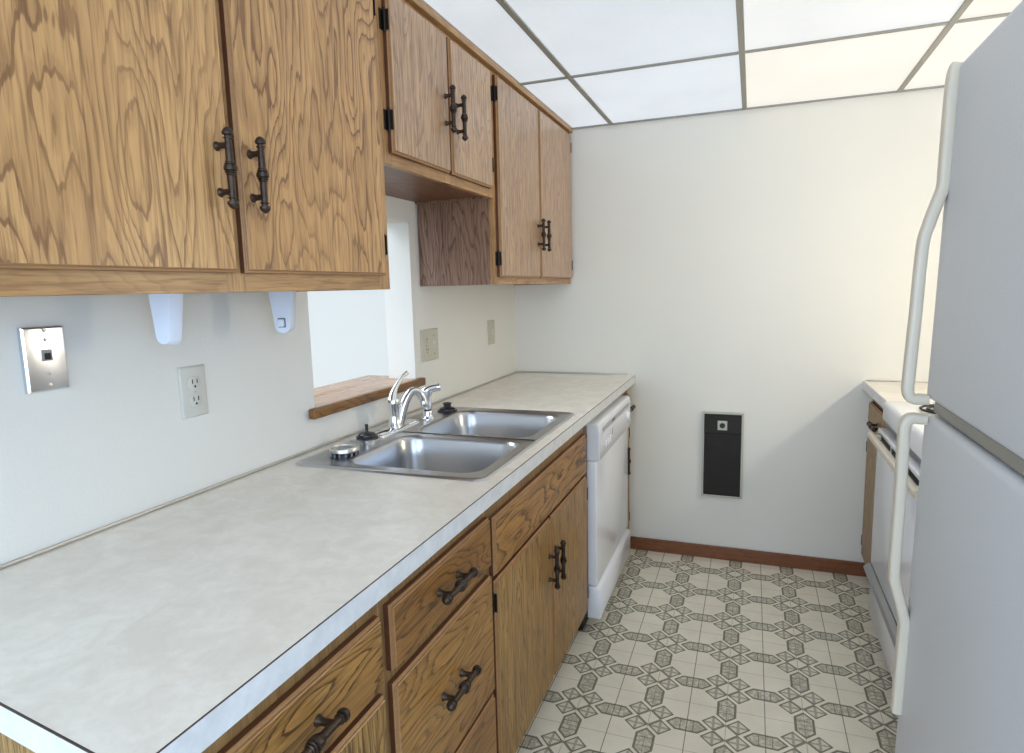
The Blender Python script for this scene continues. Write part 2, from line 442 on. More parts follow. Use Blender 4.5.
def hinge_bm():
    """partial wrap hinge: leaf on the frame beside the door edge, knuckle against the edge; door surface x=0, door side +Y"""
    bm = BM()
    box(bm, -.0175, -.0155, -.016, -.001, -.024, .024, .0006, 1)
    lathe(bm, [(.0005, -.029), (.003, -.028), (.0038, -.025), (.0038, .025), (.003, .028), (.0005, .029)], (-.009, -.0045, 0), (0, 0, 1), 10)
    box(bm, -.0165, .0012, -.0026, -.0006, -.024, .024, .0005, 1)
    for s in (-1, 1): lathe(bm, [(.0028, 0), (.0024, .0012), (.0003, .0016)], (-.0155, -.0115, s*.014), (1, 0, 0), 8)
    return bm
HINGE = mesh_of(hinge_bm(), 'hinge', 'hinge')
def hinge(parent, x, y, z, ydir=1, side=1):
    o = bpy.data.objects.new('hinge', HINGE); COL.objects.link(o); o.parent = parent
    o.location = Vector((x, y, z))-Vector(parent['_w'])
    o.scale = (side, ydir, 1)
    return o
def slab(bm, xf, xb, y0, y1, z0, z1, edge=1):
    """lipped door or drawer front: plain face, stepped and rounded rim; face at xf, back at xb"""
    s = 1 if xf > xb else -1; T = abs(xf-xb)
    prof = [(0, 0), (0, T*.55), (.0012, T*.66), (.0040, T*.70), (.0048, T*.74), (.0052, T*.93), (.0068, T)]
    rings = []
    for ins, h in prof:
        a0, a1, b0, b1 = y0+ins, y1-ins, z0+ins, z1-ins; X = xb+s*h
        ring = [(X, a0, b0), (X, a1, b0), (X, a1, b1), (X, a0, b1)]
        rings.append(ring if s > 0 else ring[::-1])
    vr = loops(bm, rings)
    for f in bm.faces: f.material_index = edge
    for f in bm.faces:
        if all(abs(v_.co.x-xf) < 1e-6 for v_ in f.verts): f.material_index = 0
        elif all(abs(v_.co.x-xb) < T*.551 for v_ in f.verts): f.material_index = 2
    return bm
def front(parent, name, xf, xb, y0, y1, z0, z1, mat, edge='edge', seed=None):
    bm = slab(BM(), xf, xb, y0, y1, z0, z1)
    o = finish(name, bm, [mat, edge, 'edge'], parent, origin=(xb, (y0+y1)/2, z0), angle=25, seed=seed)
    o['_w'] = [xb, (y0+y1)/2, z0]
    return o
M['lip'] = oak('oak_door_lip', srgb(172, 130, 86), srgb(158, 116, 74), srgb(120, 82, 52), 'Y', .5, contrast=.2, streak=.3)

def cab_body(parent, x0, xf, y0, y1, z0, z1, openings, stile, rail, side, under, ff=.019, name='carcass'):
    """carcass box plus face frame made of rails and stiles around the openings"""
    bm = BM(); s = 1 if xf > x0 else -1
    xb = xf-s*ff
    lo, hi = min(x0, xb), max(x0, xb)
    th = .012
    box(bm, lo, hi, y0, y0+th, z0, z1); box(bm, lo, hi, y1-th, y1, z0, z1)
    box(bm, lo, hi, y0+th, y1-th, z0+.006, z0+.006+th, mi=1); box(bm, lo, hi, y0+th, y1-th, z1-th, z1, mi=1)
    bx_ = (lo, lo+.006) if s > 0 else (hi-.006, hi)
    box(bm, bx_[0], bx_[1], y0+th, y1-th, z0+.02, z1-th-.001)
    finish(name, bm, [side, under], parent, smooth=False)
    bm = BM(); a_, b_ = min(xb, xf), max(xb, xf)
    ys, zs = openings                       # stile edges [(y0,y1)..], rail edges [(z0,z1)..]
    bm.free()
    for (p, q) in ys: finish('face_frame_stile', box(BM(), a_, b_, p, q, z0, z1, .0012, 1), stile, parent)
    for (p, q, c0, c1) in zs: finish('face_frame_rail', box(BM(), a_+.0004, b_-.0004, c0+.0002, c1-.0002, p, q, .001, 1), rail, parent)

# ------------------------------------------------------------------ wall cabinets
XF, XD = .307, .325
wc1 = thing('wall_cabinet', 'large near oak wall cabinet with two wide doors, above the phone jack and outlet', 'wall cabinet', (0.001, -2.28, 1.366), 'oak wall cabinets')
cab_body(wc1, .001, XF, -2.80, -1.752, 1.366, 2.112,
         ([(-2.80, -2.765), (-2.297, -2.25), (-1.80, -1.752)], [(1.366, 1.412, -2.765, -1.80), (2.06, 2.112, -2.765, -1.80)]),
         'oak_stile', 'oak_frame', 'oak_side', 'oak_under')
d = front(wc1, 'cabinet_door', XD, XF+.0004, -2.785, -2.283, 1.400, 2.092, 'oak', 'lip', seed=2.31)
pull(d, XD, -2.312, 1.572, sc=.97)
for zz in (1.475, 2.03): hinge(d, XD, -2.785, zz, 1)
d = front(wc1, 'cabinet_door', XD, XF+.0004, -2.263, -1.790, 1.400, 2.092, 'oak', 'lip', seed=6.07)
pull(d, XD, -2.236, 1.572, sc=.97)
for zz in (1.475, 2.03): hinge(d, XD, -1.790, zz, -1)

wc2 = thing('wall_cabinet', 'short oak wall cabinet with two small doors over the pass-through', 'wall cabinet', (0.001, -1.39, 1.678), 'oak wall cabinets')
cab_body(wc2, .001, XF, -1.7505, -1.0325, 1.678, 2.112,
         ([(-1.7505, -1.715), (-1.41, -1.375), (-1.085, -1.0325)], [(1.678, 1.722, -1.715, -1.085), (2.05, 2.112, -1.715, -1.085)]),
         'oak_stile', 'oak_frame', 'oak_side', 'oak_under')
d = front(wc2, 'cabinet_door', XD, XF+.0004, -1.728, -1.400, 1.706, 2.096, 'oak_fine', 'lip', seed=1.2)
pull(d, XD, -1.428, 1.880, sc=.97)
for zz in (1.785, 2.02): hinge(d, XD, -1.728, zz, 1)
d = front(wc2, 'cabinet_door', XD, XF+.0004, -1.384, -1.068, 1.706, 2.096, 'oak_fine', 'lip', seed=4.4)
pull(d, XD, -1.352, 1.872, sc=.97)
for zz in (1.785, 2.02): hinge(d, XD, -1.068, zz, -1)

wc3 = thing('wall_cabinet', 'tall narrow-doored oak wall cabinet against the far wall', 'wall cabinet', (0.001, -.52, 1.376), 'oak wall cabinets')
cab_body(wc3, .001, XF, -1.031, -.003, 1.376, 2.112,
         ([(-1.031, -1.0), (-.562, -.525), (-.055, -.003)], [(1.376, 1.415, -1.0, -.055), (2.06, 2.112, -1.0, -.055)]),
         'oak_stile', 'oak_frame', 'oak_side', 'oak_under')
d = front(wc3, 'cabinet_door', XD, XF+.0004, -1.012, -.553, 1.402, 2.098, 'oak_fine', 'lip', seed=7.7)
pull(d, XD, -.583, 1.580, sc=.97)
for zz in (1.468, 2.035): hinge(d, XD, -1.012, zz, 1)
d = front(wc3, 'cabinet_door', XD, XF+.0004, -.536, -.040, 1.402, 2.098, 'oak_fine', 'lip', seed=3.3)
pull(d, XD, -.506, 1.580, sc=.97)
for zz in (1.468, 2.035): hinge(d, XD, -.040, zz, -1)
# crown strip at the ceiling
bm = BM(); box(bm, XF-.012, .3235, -2.80, -.003, 2.113, 2.134, .002); o = struct('trim_4', bm, 'oak_frame')

# ------------------------------------------------------------------ base cabinets
BF, BD = .592, .610
TK = .10
def toe(parent, y0, y1, x0=.001, x1=.53):
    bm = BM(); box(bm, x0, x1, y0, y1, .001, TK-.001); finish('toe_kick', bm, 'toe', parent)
b1 = thing('base_cabinet', 'nearest oak base cabinet with a drawer over a door, at the counter end', 'base cabinet', (.02, -2.55, 0), 'oak base cabinets')
cab_body(b1, .02, BF, -2.70, -2.3095, TK, .875,
         ([(-2.70, -2.665), (-2.345, -2.3095)], [(TK, .125, -2.665, -2.345), (.66, .71, -2.665, -2.345), (.815, .875, -2.665, -2.345)]),
         'oak_bframe', 'oak_bframe', 'oak_base', 'oak_under')
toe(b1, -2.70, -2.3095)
d = front(b1, 'drawer_front', BD, BF+.0004, -2.688, -2.328, .694, .822, 'oak_drawer', 'lip', seed=1.77)
pull(d, BD, -2.548, .757, True, sc=1.08)
d = front(b1, 'cabinet_door', BD, BF+.0004, -2.688, -2.328, .112, .680, 'oak_base', 'lip', seed=5.1)
pull(d, BD, -2.655, .50, sc=1.0)

b2 = thing('base_cabinet', 'oak base cabinet with a stack of three drawers, left of the sink doors', 'base cabinet', (.02, -2.07, 0), 'oak base cabinets')
cab_body(b2, .02, BF, -2.308, -1.8435, TK, .875,
         ([(-2.308, -2.28), (-1.868, -1.8435)], [(TK, .125, -2.28, -1.868), (.35, .40, -2.28, -1.868), (.66, .72, -2.28, -1.868), (.815, .875, -2.28, -1.868)]),
         'oak_bframe', 'oak_bframe', 'oak_base', 'oak_under')
toe(b2, -2.308, -1.8435)
d = front(b2, 'drawer_front', BD, BF+.0004, -2.298, -1.852, .704, .826, 'oak_drawer', 'lip', seed=2.9)
pull(d, BD, -2.083, .768, True, sc=1.08)
d = front(b2, 'drawer_front', BD, BF+.0004, -2.298, -1.852, .386, .680, 'oak_drawer', 'lip', seed=4.85)
pull(d, BD, -2.083, .545, True, sc=1.08)
d = front(b2, 'drawer_front', BD, BF+.0004, -2.298, -1.852, .112, .372, 'oak_drawer', 'lip', seed=8.2)
pull(d, BD, -2.083, .245, True, sc=1.08)

b3 = thing('base_cabinet', 'oak sink base cabinet with a false front over two doors, beside the dishwasher', 'base cabinet', (.02, -1.37, 0), 'oak base cabinets')
cab_body(b3, .02, BF, -1.842, -.8915, TK, .72,
         ([(-1.842, -1.812), (-1.385, -1.352), (-.94, -.8915)], [(TK, .13, -1.812, -.94), (.64, .68, -1.812, -.94)]),
         'oak_bframe', 'oak_bframe', 'oak_base', 'oak_under')
bm = BM(); box(bm, BF-.019, BF, -1.842, -.8915, .7205, .875, .001, 1); finish('top_rail', bm, 'oak_bframe', b3)
toe(b3, -1.842, -.8915)
front(b3, 'false_drawer_front', BD, BF+.0004, -1.830, -.914, .667, .815, 'oak_drawer', 'lip', seed=6.6)
d = front(b3, 'cabinet_door', BD, BF+.0004, -1.830, -1.374, .114, .655, 'oak_base', 'lip', seed=.6)
pull(d, BD, -1.402, .503, sc=.97)
for zz in (.60, .17): hinge(d, BD, -1.830, zz, 1)
d = front(b3, 'cabinet_door', BD, BF+.0004, -1.362, -.914, .114, .655, 'oak_base', 'lip', seed=3.9)
pull(d, BD, -1.333, .503, sc=.97)
for zz in (.585, .19): hinge(d, BD, -.914, zz, -1)

b4 = thing('base_cabinet', 'narrow oak base cabinet between the dishwasher and the far wall', 'base cabinet', (.02, -.12, 0), 'oak base cabinets')
cab_body(b4, .02, BF, -.2285, -.002, TK, .875,
         ([(-.2285, -.20), (-.045, -.002)], [(TK, .125, -.20, -.045), (.66, .71, -.20, -.045), (.815, .875, -.20, -.045)]),
         'oak_bframe', 'oak_bframe', 'oak_base', 'oak_under')
toe(b4, -.2285, -.002)
d = front(b4, 'drawer_front', BD, BF+.0004, -.215, -.022, .694, .822, 'oak_drawer', 'lip', seed=3.1); pull(d, BD, -.118, .762, True)
d = front(b4, 'cabinet_door', BD, BF+.0004, -.215, -.022, .112, .680, 'oak_base', 'lip', seed=1.9); pull(d, BD, -.19, .52)
for zz in (.62, .18): hinge(d, BD, -.022, zz, -1)

# ------------------------------------------------------------------ left countertop with sink cut-out
ct = thing('countertop', 'long mottled cream laminate countertop with steel sink, on the left base cabinets', 'countertop', (.32, -1.4, .876), 'laminate countertops')
bm = BM(); T0, T1 = .8765, .914
HX0, HX1, HY0, HY1 = .065, .580, -1.850, -1.040
def slab_hole(bm, X0, X1, Y0, Y1, hx0, hx1, hy0, hy1, z0, z1):
    o_ = [(X0, Y0), (X1, Y0), (X1, Y1), (X0, Y1)]; h_ = [(hx0, hy0), (hx1, hy0), (hx1, hy1), (hx0, hy1)]
    V = {}
    for k, z_ in ((0, z0), (1, z1)):
        V[k] = ([bm.verts.new((*p, z_)) for p in o_], [bm.verts.new((*p, z_)) for p in h_])
    for i in range(4):
        j = (i+1) % 4
        bm.faces.new((V[1][0][i], V[1][0][j], V[1][1][j], V[1][1][i]))
        bm.faces.new((V[0][0][j], V[0][0][i], V[0][1][i], V[0][1][j]))
        bm.faces.new((V[0][0][i], V[0][0][j], V[1][0][j], V[1][0][i]))
        bm.faces.new((V[0][1][j], V[0][1][i], V[1][1][i], V[1][1][j]))
slab_hole(bm, .001, .6335, -2.801, -.001, HX0, HX1, HY0, HY1, T0, T1)
def skew(bm):
    for v_ in bm.verts:
        if v_.co.y < -2.5: v_.co.y += (.635-v_.co.x)*.122
    return bm
skew(bm); finish('work_surface', bm, 'laminate', ct, smooth=False)
bm = BM(); box(bm, .6337, .6350, -2.8025, -.001, T0, T1-.0016); box(bm, .001, .6350, -2.8035, -2.8012, T0, T1-.0016)
skew(bm); finish('edge_band', bm, 'lam_edge', ct, smooth=False)
bm = BM(); box(bm, .6335, .6352, -2.8025, -.001, T1-.0014, T1-.0001); box(bm, .001, .6352, -2.8037, -2.8012, T1-.0014, T1-.0001)
skew(bm); finish('edge_seam', bm, 'seam', ct, smooth=False)

# ------------------------------------------------------------------ sink
SX0, SX1, SY0, SY1 = .048, .600, -1.866, -1.022
ZR = .9145
sk = thing('sink', 'double bowl stainless steel sink set in the left countertop', 'sink', (.324, -1.444, ZR))
bm = BM(); MID = -1.4555
N = 7
def bowl(bm, bx0, bx1, by0, by1, oy0, oy1, rad_out):
    R = []
    r0 = .055
    # rim rings (outer half-rectangle, from the counter up and in)
    R.append(rrect(SX0, SX1, oy0, oy1, ZR, rad_out, N))
    ins = lambda k: (SX0+k, SX1-k, oy0+(k if oy0 == SY0 else 0), oy1-(k if oy1 == SY1 else 0))
    ro = lambda k: [max(q-k, .0) for q in rad_out]
    R.append(rrect(*ins(.002), ZR+.0035, ro(.002), N))
    R.append(rrect(*ins(.008), ZR+.0050, ro(.008), N))
    R.append(rrect(*ins(.014), ZR+.0030, ro(.014), N))
    R.append(rrect(bx0-.006, bx1+.006, by0-.006, by1+.006, ZR+.0030, r0+.006, N))
    for ins_, z_ in ((0, .002), (.004, -.002), (.007, -.010), (.012, -.06), (.018, -.125), (.024, -.152), (.038, -.168), (.06, -.173)):
        R.append(rrect(bx0+ins_, bx1-ins_, by0+ins_, by1-ins_, ZR+z_, max(r0+ins_*.25, .02), N))
    cx, cy = (bx0+bx1)/2, (by0+by1)/2
    for rr, z_ in ((.058, -.176), (.055, -.178), (.045, -.186)):
        ring = []
        for c in range(4):
            for k in range(N):
                an = math.radians(c*90+90*k/(N-1)*.999); ring.append((cx+rr*math.cos(an), cy+rr*math.sin(an), ZR+z_))
        R.append(ring)
    loops(bm, R, cap0=False)
bowl(bm, .172, .562, -1.818, -1.476, SY0, MID, [.0, .0, .03, .03])
bowl(bm, .172, .562, -1.435, -1.072, MID, SY1, [.03, .03, .0, .0])
bmesh.ops.remove_doubles(bm, verts=bm.verts, dist=.0002)
bmesh.ops.recalc_face_normals(bm, faces=bm.faces)
finish('bowls_and_rim', bm, 'steel', sk, angle=50)
for cy in (-1.647, -1.2535):
    bm = BM(); lathe(bm, [(.042, -.1848), (.040, -.1835), (.030, -.1835), (.026, -.1842), (.004, -.1842)], (.367, cy, ZR), n=24)
    finish('drain', bm, 'chrome', sk)

# ------------------------------------------------------------------ faucet, sprayer and loose sink pieces
DZ = ZR+.0032
fx, fy = .110, -1.440
fa = thing('faucet', 'chrome single lever faucet with arched spout behind the sink bowls', 'faucet', (fx, fy, DZ))
bm = BM()
rings = []
for ins_, z_ in ((0, 0), (0, .004), (.003, .009), (.009, .012)):
    rings.append(rrect(.082+ins_, .138-ins_, -1.570+ins_, -1.310-ins_, DZ+z_, .0275-ins_, 8))
loops(bm, rings); finish('escutcheon_plate', bm, 'chrome', fa)
bm = BM(); lathe(bm, [(.024, .012), (.0225, .018), (.0185, .026), (.017, .05), (.017, .078), (.0185, .084), (.0185, .096), (.016, .104), (.010, .110), (.002, .112)], (fx, fy, DZ), n=28)
finish('body', bm, 'chrome', fa)
pts = spline([(fx+.008, fy+.012, DZ+.012), (fx+.012, fy+.022, DZ+.045), (fx+.020, fy+.036, DZ+.086), (fx+.034, fy+.054, DZ+.117), (fx+.050, fy+.070, DZ+.116), (fx+.060, fy+.080, DZ+.094), (fx+.064, fy+.084, DZ+.066)], 6)
n_ = len(pts); bm = BM(); tube(bm, pts, [.0175-.0045*min(1, i/(n_*.6)) + (.0012 if i > n_-5 else 0) for i in range(n_)], 18)
finish('spout', bm, 'chrome', fa)
pts = spline([(fx-.002, fy-.004, DZ+.098), (fx-.002, fy+.004, DZ+.120), (fx+.001, fy+.026, DZ+.146), (fx+.006, fy+.054, DZ+.168), (fx+.010, fy+.074, DZ+.177)], 5)
n_ = len(pts); bm = BM(); tube(bm, pts, [.0165-.0105*math.sin(min(1, i/(n_*.75))*PI/2)+(.0012 if i > n_-4 else 0) for i in range(n_)], 16)
finish('lever', bm, 'chrome', fa)
sx, sy = .128, -1.250
sp = thing('side_sprayer', 'chrome side sprayer standing right of the faucet', 'sprayer', (sx, sy, DZ))
bm = BM(); lathe(bm, [(.024, 0), (.024, .004), (.019, .009), (.0165, .014), (.0175, .022), (.0145, .030)], (sx, sy, DZ), n=22); finish('base', bm, 'chrome', sp)
bm = BM(); lathe(bm, [(.0125, .030), (.0125, .035)], (sx, sy, DZ), n=18); finish('collar', bm, 'black', sp)
bm = BM(); tube(bm, spline([(sx, sy, DZ+.0352), (sx, sy+.001, DZ+.06), (sx, sy+.002, DZ+.085), (sx+.003, sy+.003, DZ+.098)], 4), [.0150+.0006*k/4 for k in range(13)], 16)
finish('wand', bm, 'chrome', sp)
bm = BM(); tube(bm, spline([(sx-.014, sy-.010, DZ+.094), (sx+.004, sy+.004, DZ+.102), (sx+.026, sy+.022, DZ+.108), (sx+.034, sy+.029, DZ+.110)], 4),
                [.009, .012, .0135, .014, .0142, .0135, .013, .0125, .0125, .013, .0138, .0142, .0135], 16)
finish('spray_head', bm, 'chrome', sp)

def stopper(x, y, z, label, knob, s=1.0, grp='sink stoppers'):
    t = thing('sink_stopper', label, 'sink stopper', (x, y, z), grp)
    bm = BM(); lathe(bm, [(.036*s, 0), (.0375*s, .002), (.036*s, .005), (.030*s, .006), (.029*s, .011), (.024*s, .014), (.010*s, .0155)], (x, y, z), n=26)
    finish('disc', bm, 'black', t)
    bm = BM()
    if knob: lathe(bm, [(.0055, .0152), (.0045, .022), (.004, .032), (.0052, .036), (.0045, .040), (.001, .041)], (x, y, z), n=14)
    else: lathe(bm, [(.017, .0148), (.014, .018), (.0135, .024), (.017, .029), (.0165, .032), (.010, .033), (.009, .030)], (x, y, z), n=20)
    finish('knob', bm, 'black', t); return t
# strainer cup carrying the left stopper
t = thing('sink_strainer', 'steel strainer cup beneath the thin-knobbed black stopper, just left of the faucet', 'sink strainer', (.125, -1.622, DZ))
bm = BM(); lathe(bm, [(.026, 0), (.028, .003), (.030, .012), (.037, .016), (.038, .018), (.034, .0185), (.028, .0165), (.005, .0165)], (.125, -1.622, DZ), n=28)
finish('cup', bm, 'chrome', t)
bm = BM(); box(bm, .108, .142, -1.600, -1.5745, DZ, DZ+.010, .004); finish('tab', bm, 'chrome', t)
stopper(.125, -1.622, DZ+.0188, 'black rubber stopper with a thin upright knob, on a steel strainer cup', True, .86)
stopper(.133, -1.108, DZ, 'black rubber stopper with a wide knob, at the far back corner of the sink', False, 1.0)
t = thing('sink_strainer', 'flat steel basket strainer at the near back corner of the sink', 'sink strainer', (.133, -1.745, DZ))
bm = BM(); lathe(bm, [(.033, .0), (.033, .010)], (.133, -1.745, DZ), n=28); finish('rubber_seal', bm, 'black', t)
bm = BM(); lathe(bm, [(.038, .0105), (.041, .012), (.041, .020), (.0385, .024), (.036, .0245), (.034, .022), (.033, .018), (.004, .018)], (.133, -1.745, DZ), n=32); finish('basket_ring', bm, 'alu', t)
bm = BM()
for k in range(14):
    a_ = 2*PI*k/14; cx, cy = .133+.0335*math.cos(a_), -1.745+.0335*math.sin(a_)
    lathe(bm, [(.0028, 0), (.0028, .0104)], (cx+.003*math.cos(a_), cy+.003*math.sin(a_), DZ), n=8)
finish('studs', bm, 'grey_vent', t)

# ------------------------------------------------------------------ pass-through ledge
t = thing('pass_through_ledge', 'oak ledge board with a dark nosing at the bottom of the wall opening', 'ledge', (-.10, -1.40, OZ0))
bm = BM(); box(bm, -.245, -.1155, -1.76, -1.04, OZ0+.0008, OZ0+.0275, .002); box(bm, -.1155, .0015, OY0+.001, OY1-.001, OZ0+.0008, OZ0+.0275)
finish('board', bm, 'oak_ledge', t)
bm = BM(); box(bm, .0016, .024, -1.724, -1.062, OZ0-.001, OZ0+.0285, .004, 3); finish('nosing', bm, 'oak_ledge_edge', t)

# ------------------------------------------------------------------ wall plates
def screw(bm, x, y, z, r=.003, ax=(1, 0, 0)):
    lathe(bm, [(r, 0), (r*.9, .0008), (r*.3, .0013)], (x, y, z), ax, 10)
t = thing('phone_jack_plate', 'polished steel phone jack plate on the left wall', 'phone jack', (.0005, -2.426, 1.257))
bm = BM(); R = []
for i_, x_ in ((0, .001), (0, .009), (.003, .0125), (.006, .013)):
    a0, a1, b0, b1 = -2.462+i_, -2.390-i_, 1.2+i_, 1.314-i_
    R.append([(x_, a0, b0), (x_, a1, b0), (x_, a1, b1), (x_, a0, b1)])
loops(bm, R); finish('cover_plate', bm, 'plate_steel', t)
bm = BM(); box(bm, .0125, .0142, -2.4345, -2.4165, 1.254, 1.274, .0006, 1); finish('jack_frame', bm, plain('jack_grey', srgb(150, 150, 148), .4), t)
bm = BM(); box(bm, .0138, .0146, -2.4305, -2.4195, 1.2565, 1.268); finish('jack_socket', bm, 'dark', t)
for zz, r in ((1.3085, .0045), (1.2915, .0035), (1.232, .0035), (1.2105, .0045)):
    bm = BM(); screw(bm, .0128, -2.4255, zz, r); finish('screw', bm, 'alu', t)

def outlet_unit(t, yc, z0, z1, mat):
    zc = (z0+z1)/2
    for s in (1, -1):
        bm = BM(); cz = zc+s*.0195
        R = []
        for x_, k in ((.0062, 1), (.0078, 1), (.0083, .95)):
            ring = []
            for q in range(28):
                a_ = 2*PI*q/28
                ring.append((x_, yc+.0172*k*math.cos(a_), cz+max(-.0142, min(.0142, .0172*math.sin(a_)))*k))
            R.append(ring)
        loops(bm, R); f_ = finish('receptacle', bm, mat, t)
        f_['_w'] = list(t['_o']); f_['_o'] = list(t['_o'])
        bm = BM()
        for dy in (-.0064, .0064): box(bm, .0082, .0086, yc+dy-.0013, yc+dy+.0013, cz-.001, cz+.0085)
        lathe(bm, [(.0027, 0), (.0027, .0004)], (.0082, yc, cz-.0078), (1, 0, 0), 10)
        o2 = finish('slots', bm, 'dark', None, origin=t['_o']); o2.parent = f_; o2.location = (0, 0, 0)
def plate(t, y0, y1, z0, z1, mat):
    bm = BM(); R = []
    for i_, x_ in ((0, .0008), (0, .003), (.0025, .0055), (.006, .0065)):
        R.append([(x_, y0+i_, z0+i_), (x_, y1-i_, z0+i_), (x_, y1-i_, z1-i_), (x_, y0+i_, z1-i_)])
    loops(bm, R); finish('cover_plate', bm, mat, t)
t = thing('wall_outlet', 'off-white duplex outlet on the left wall above the long counter', 'outlet', (.0005, -2.111, 1.148), 'wall plates')
plate(t, -2.146, -2.075, 1.091, 1.206, 'plate'); outlet_unit(t, -2.1105, 1.091, 1.206, 'plate')
bm = BM(); screw(bm, .0064, -2.1105, 1.1485, .0025); finish('screw', bm, 'alu', t)
t = thing('switch_and_outlet_plate', 'wide two-gang almond plate with outlet and switch, right of the pass-through', 'switch plate', (.0005, -.98, 1.15), 'wall plates')
plate(t, -1.050, -.910, 1.089, 1.212, 'almond'); outlet_unit(t, -1.010, 1.089, 1.212, 'almond')
bm = BM(); box(bm, .0063, .0085, -.958, -.942, 1.135, 1.166, .001, 1); box(bm, .0083, .0165, -.9535, -.9465, 1.147, 1.160, .0015, 1); finish('toggle', bm, 'plate', t)
for yy, zz in ((-.95, 1.186), (-.95, 1.115), (-1.010, 1.1505)):
    bm = BM(); screw(bm, .0064, yy, zz, .0025); finish('screw', bm, 'heater_dark', t)
t = thing('light_switch', 'single almond switch plate on the left wall near the far corner', 'switch plate', (.0005, -.348, 1.153), 'wall plates')
plate(t, -.387, -.309, 1.096, 1.211, 'almond')
bm = BM(); box(bm, .0063, .0085, -.355, -.341, 1.138, 1.168, .001, 1); box(bm, .0083, .0165, -.3515, -.3445, 1.150, 1.163, .0015, 1); finish('toggle', bm, 'plate', t)
for zz in (1.186, 1.118):
    bm = BM(); screw(bm, .0064, -.348, zz, .0025); finish('screw', bm, 'alu', t)

# ------------------------------------------------------------------ paper towel holder arms (hang below the near wall cabinet)
def towel_arm(y0, label, mirror):
    """flat tapered arm, broad side facing along Y, rounded bottom"""
    t = thing('paper_towel_bracket', label, 'paper towel bracket', (.13, y0, 1.3655), 'paper towel holder arms')
    def outline(y_, k):
        k *= .74; zt = 1.3712
        pts = [(.13-.047*k, y_, zt), (.13+.047*k, y_, zt)]
        r = .026*k; cz = 1.287
        pts += [(.13+.036*k, y_, 1.318)]
        for q in range(9):
            a_ = -PI*q/8
            pts.append((.13+r*math.cos(a_)*1.15, y_, cz+r*math.sin(a_)))
        pts += [(.13-.036*k, y_, 1.318)]
        return pts
    s = -1 if mirror else 1
    R = [outline(y0, 1.0), outline(y0+s*.010, 1.0), outline(y0+s*.024, .80)]
    bm = BM(); loops(bm, R); bmesh.ops.recalc_face_normals(bm, faces=bm.faces); finish('arm', bm, 'plastic', t, angle=50)
    # spindle boss on the inner side
    bm = BM(); yb = y0 if True else 0
    box(bm, .121, .139, min(yb, yb-s*.010), max(yb, yb-s*.010), 1.284, 1.302, .003); finish('spindle_peg', bm, 'plastic', t)
    bm = BM(); box(bm, .119, .141, min(yb, yb-s*.002), max(yb, yb-s*.002), 1.282, 1.304, .0008, 1); finish('slot_rim', bm, 'grey_vent', t)
    return t
towel_arm(-2.262, 'left white plastic paper towel arm under the near wall cabinet, above the outlet', True)
towel_arm(-1.955, 'right white plastic paper towel arm under the cabinet, with small square peg', False)

# ------------------------------------------------------------------ dishwasher
DY0, DY1 = -.888, -.232
dw = thing('dishwasher', 'white built-in dishwasher under the far end of the left counter', 'dishwasher', (.34, -.56, 0))
bm = BM(); box(bm, .03, .60, DY0+.004, DY1-.004, .10, .868); finish('tub_body', bm, 'gasket', dw)
bm = BM(); box(bm, .601, .640, DY0, DY1, .205, .704, .006, 3); finish('door_panel', bm, 'white', dw)
bm = BM()
for dy in (DY0, DY1):
    pass
prof = [(.601, .7055), (.648, .7055), (.6525, .710), (.6525, .8), (.650, .838), (.646, .846), (.640, .849), (.601, .849)]
R = [[(x_, DY0+.002, z_) for x_, z_ in prof], [(x_, DY1-.002, z_) for x_, z_ in prof]]
loops(bm, R[::-1]); bmesh.ops.recalc_face_normals(bm, faces=bm.faces)
es = [e for e in bm.edges if abs(e.verts[0].co.y-e.verts[1].co.y) < 1e-6]
bmesh.ops.bevel(bm, geom=es, offset=.004, segments=2, affect='EDGES')
cp = finish('control_panel', bm, 'white', dw, angle=50); cp['_o'] = dw['_o']
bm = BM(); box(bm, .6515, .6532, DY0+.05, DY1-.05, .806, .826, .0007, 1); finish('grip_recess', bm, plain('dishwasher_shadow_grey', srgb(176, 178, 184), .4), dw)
bm = BM(); box(bm, .6520, .6538, -.66, -.60, .809, .823, .0006, 1); finish('latch', bm, 'grey_vent', dw)
bm = BM(); lathe(bm, [(.026, 0), (.026, .002), (.022, .004), (.020, .009), (.018, .010), (.002, .010)], (.6527, -.325, .770), (1, 0, 0), 26); box(bm, .660, .666, -.329, -.321, .750, .790, .001, 1)
finish('timer_dial', bm, 'white', dw)
for k in range(3):
    bm = BM(); box(bm, .6524, .660, -.800+k*.036, -.776+k*.036, .742, .768, .003); finish('button', bm, 'white', dw)
bm = BM(); box(bm, .6524, .6534, -.655, -.649, .760, .785); finish('indicator', bm, 'grey_vent', dw)
bm = BM()
prof = [(.60, .070), (.650, .070), (.652, .076), (.652, .188), (.634, .200), (.60, .200)]
loops(bm, [[(x_, DY1-.002, z_) for x_, z_ in prof], [(x_, DY0+.002, z_) for x_, z_ in prof]]); bmesh.ops.recalc_face_normals(bm, faces=bm.faces)
bmesh.ops.bevel(bm, geom=[e for e in bm.edges if abs(e.verts[0].co.y-e.verts[1].co.y) < 1e-6], offset=.002, segments=1, affect='EDGES')
finish('kick_panel', bm, 'white', dw, angle=50)
bm = BM(); box(bm, .05, .575, DY0+.02, DY1-.02, .001, .099); finish('base_frame', bm, 'dark', dw)

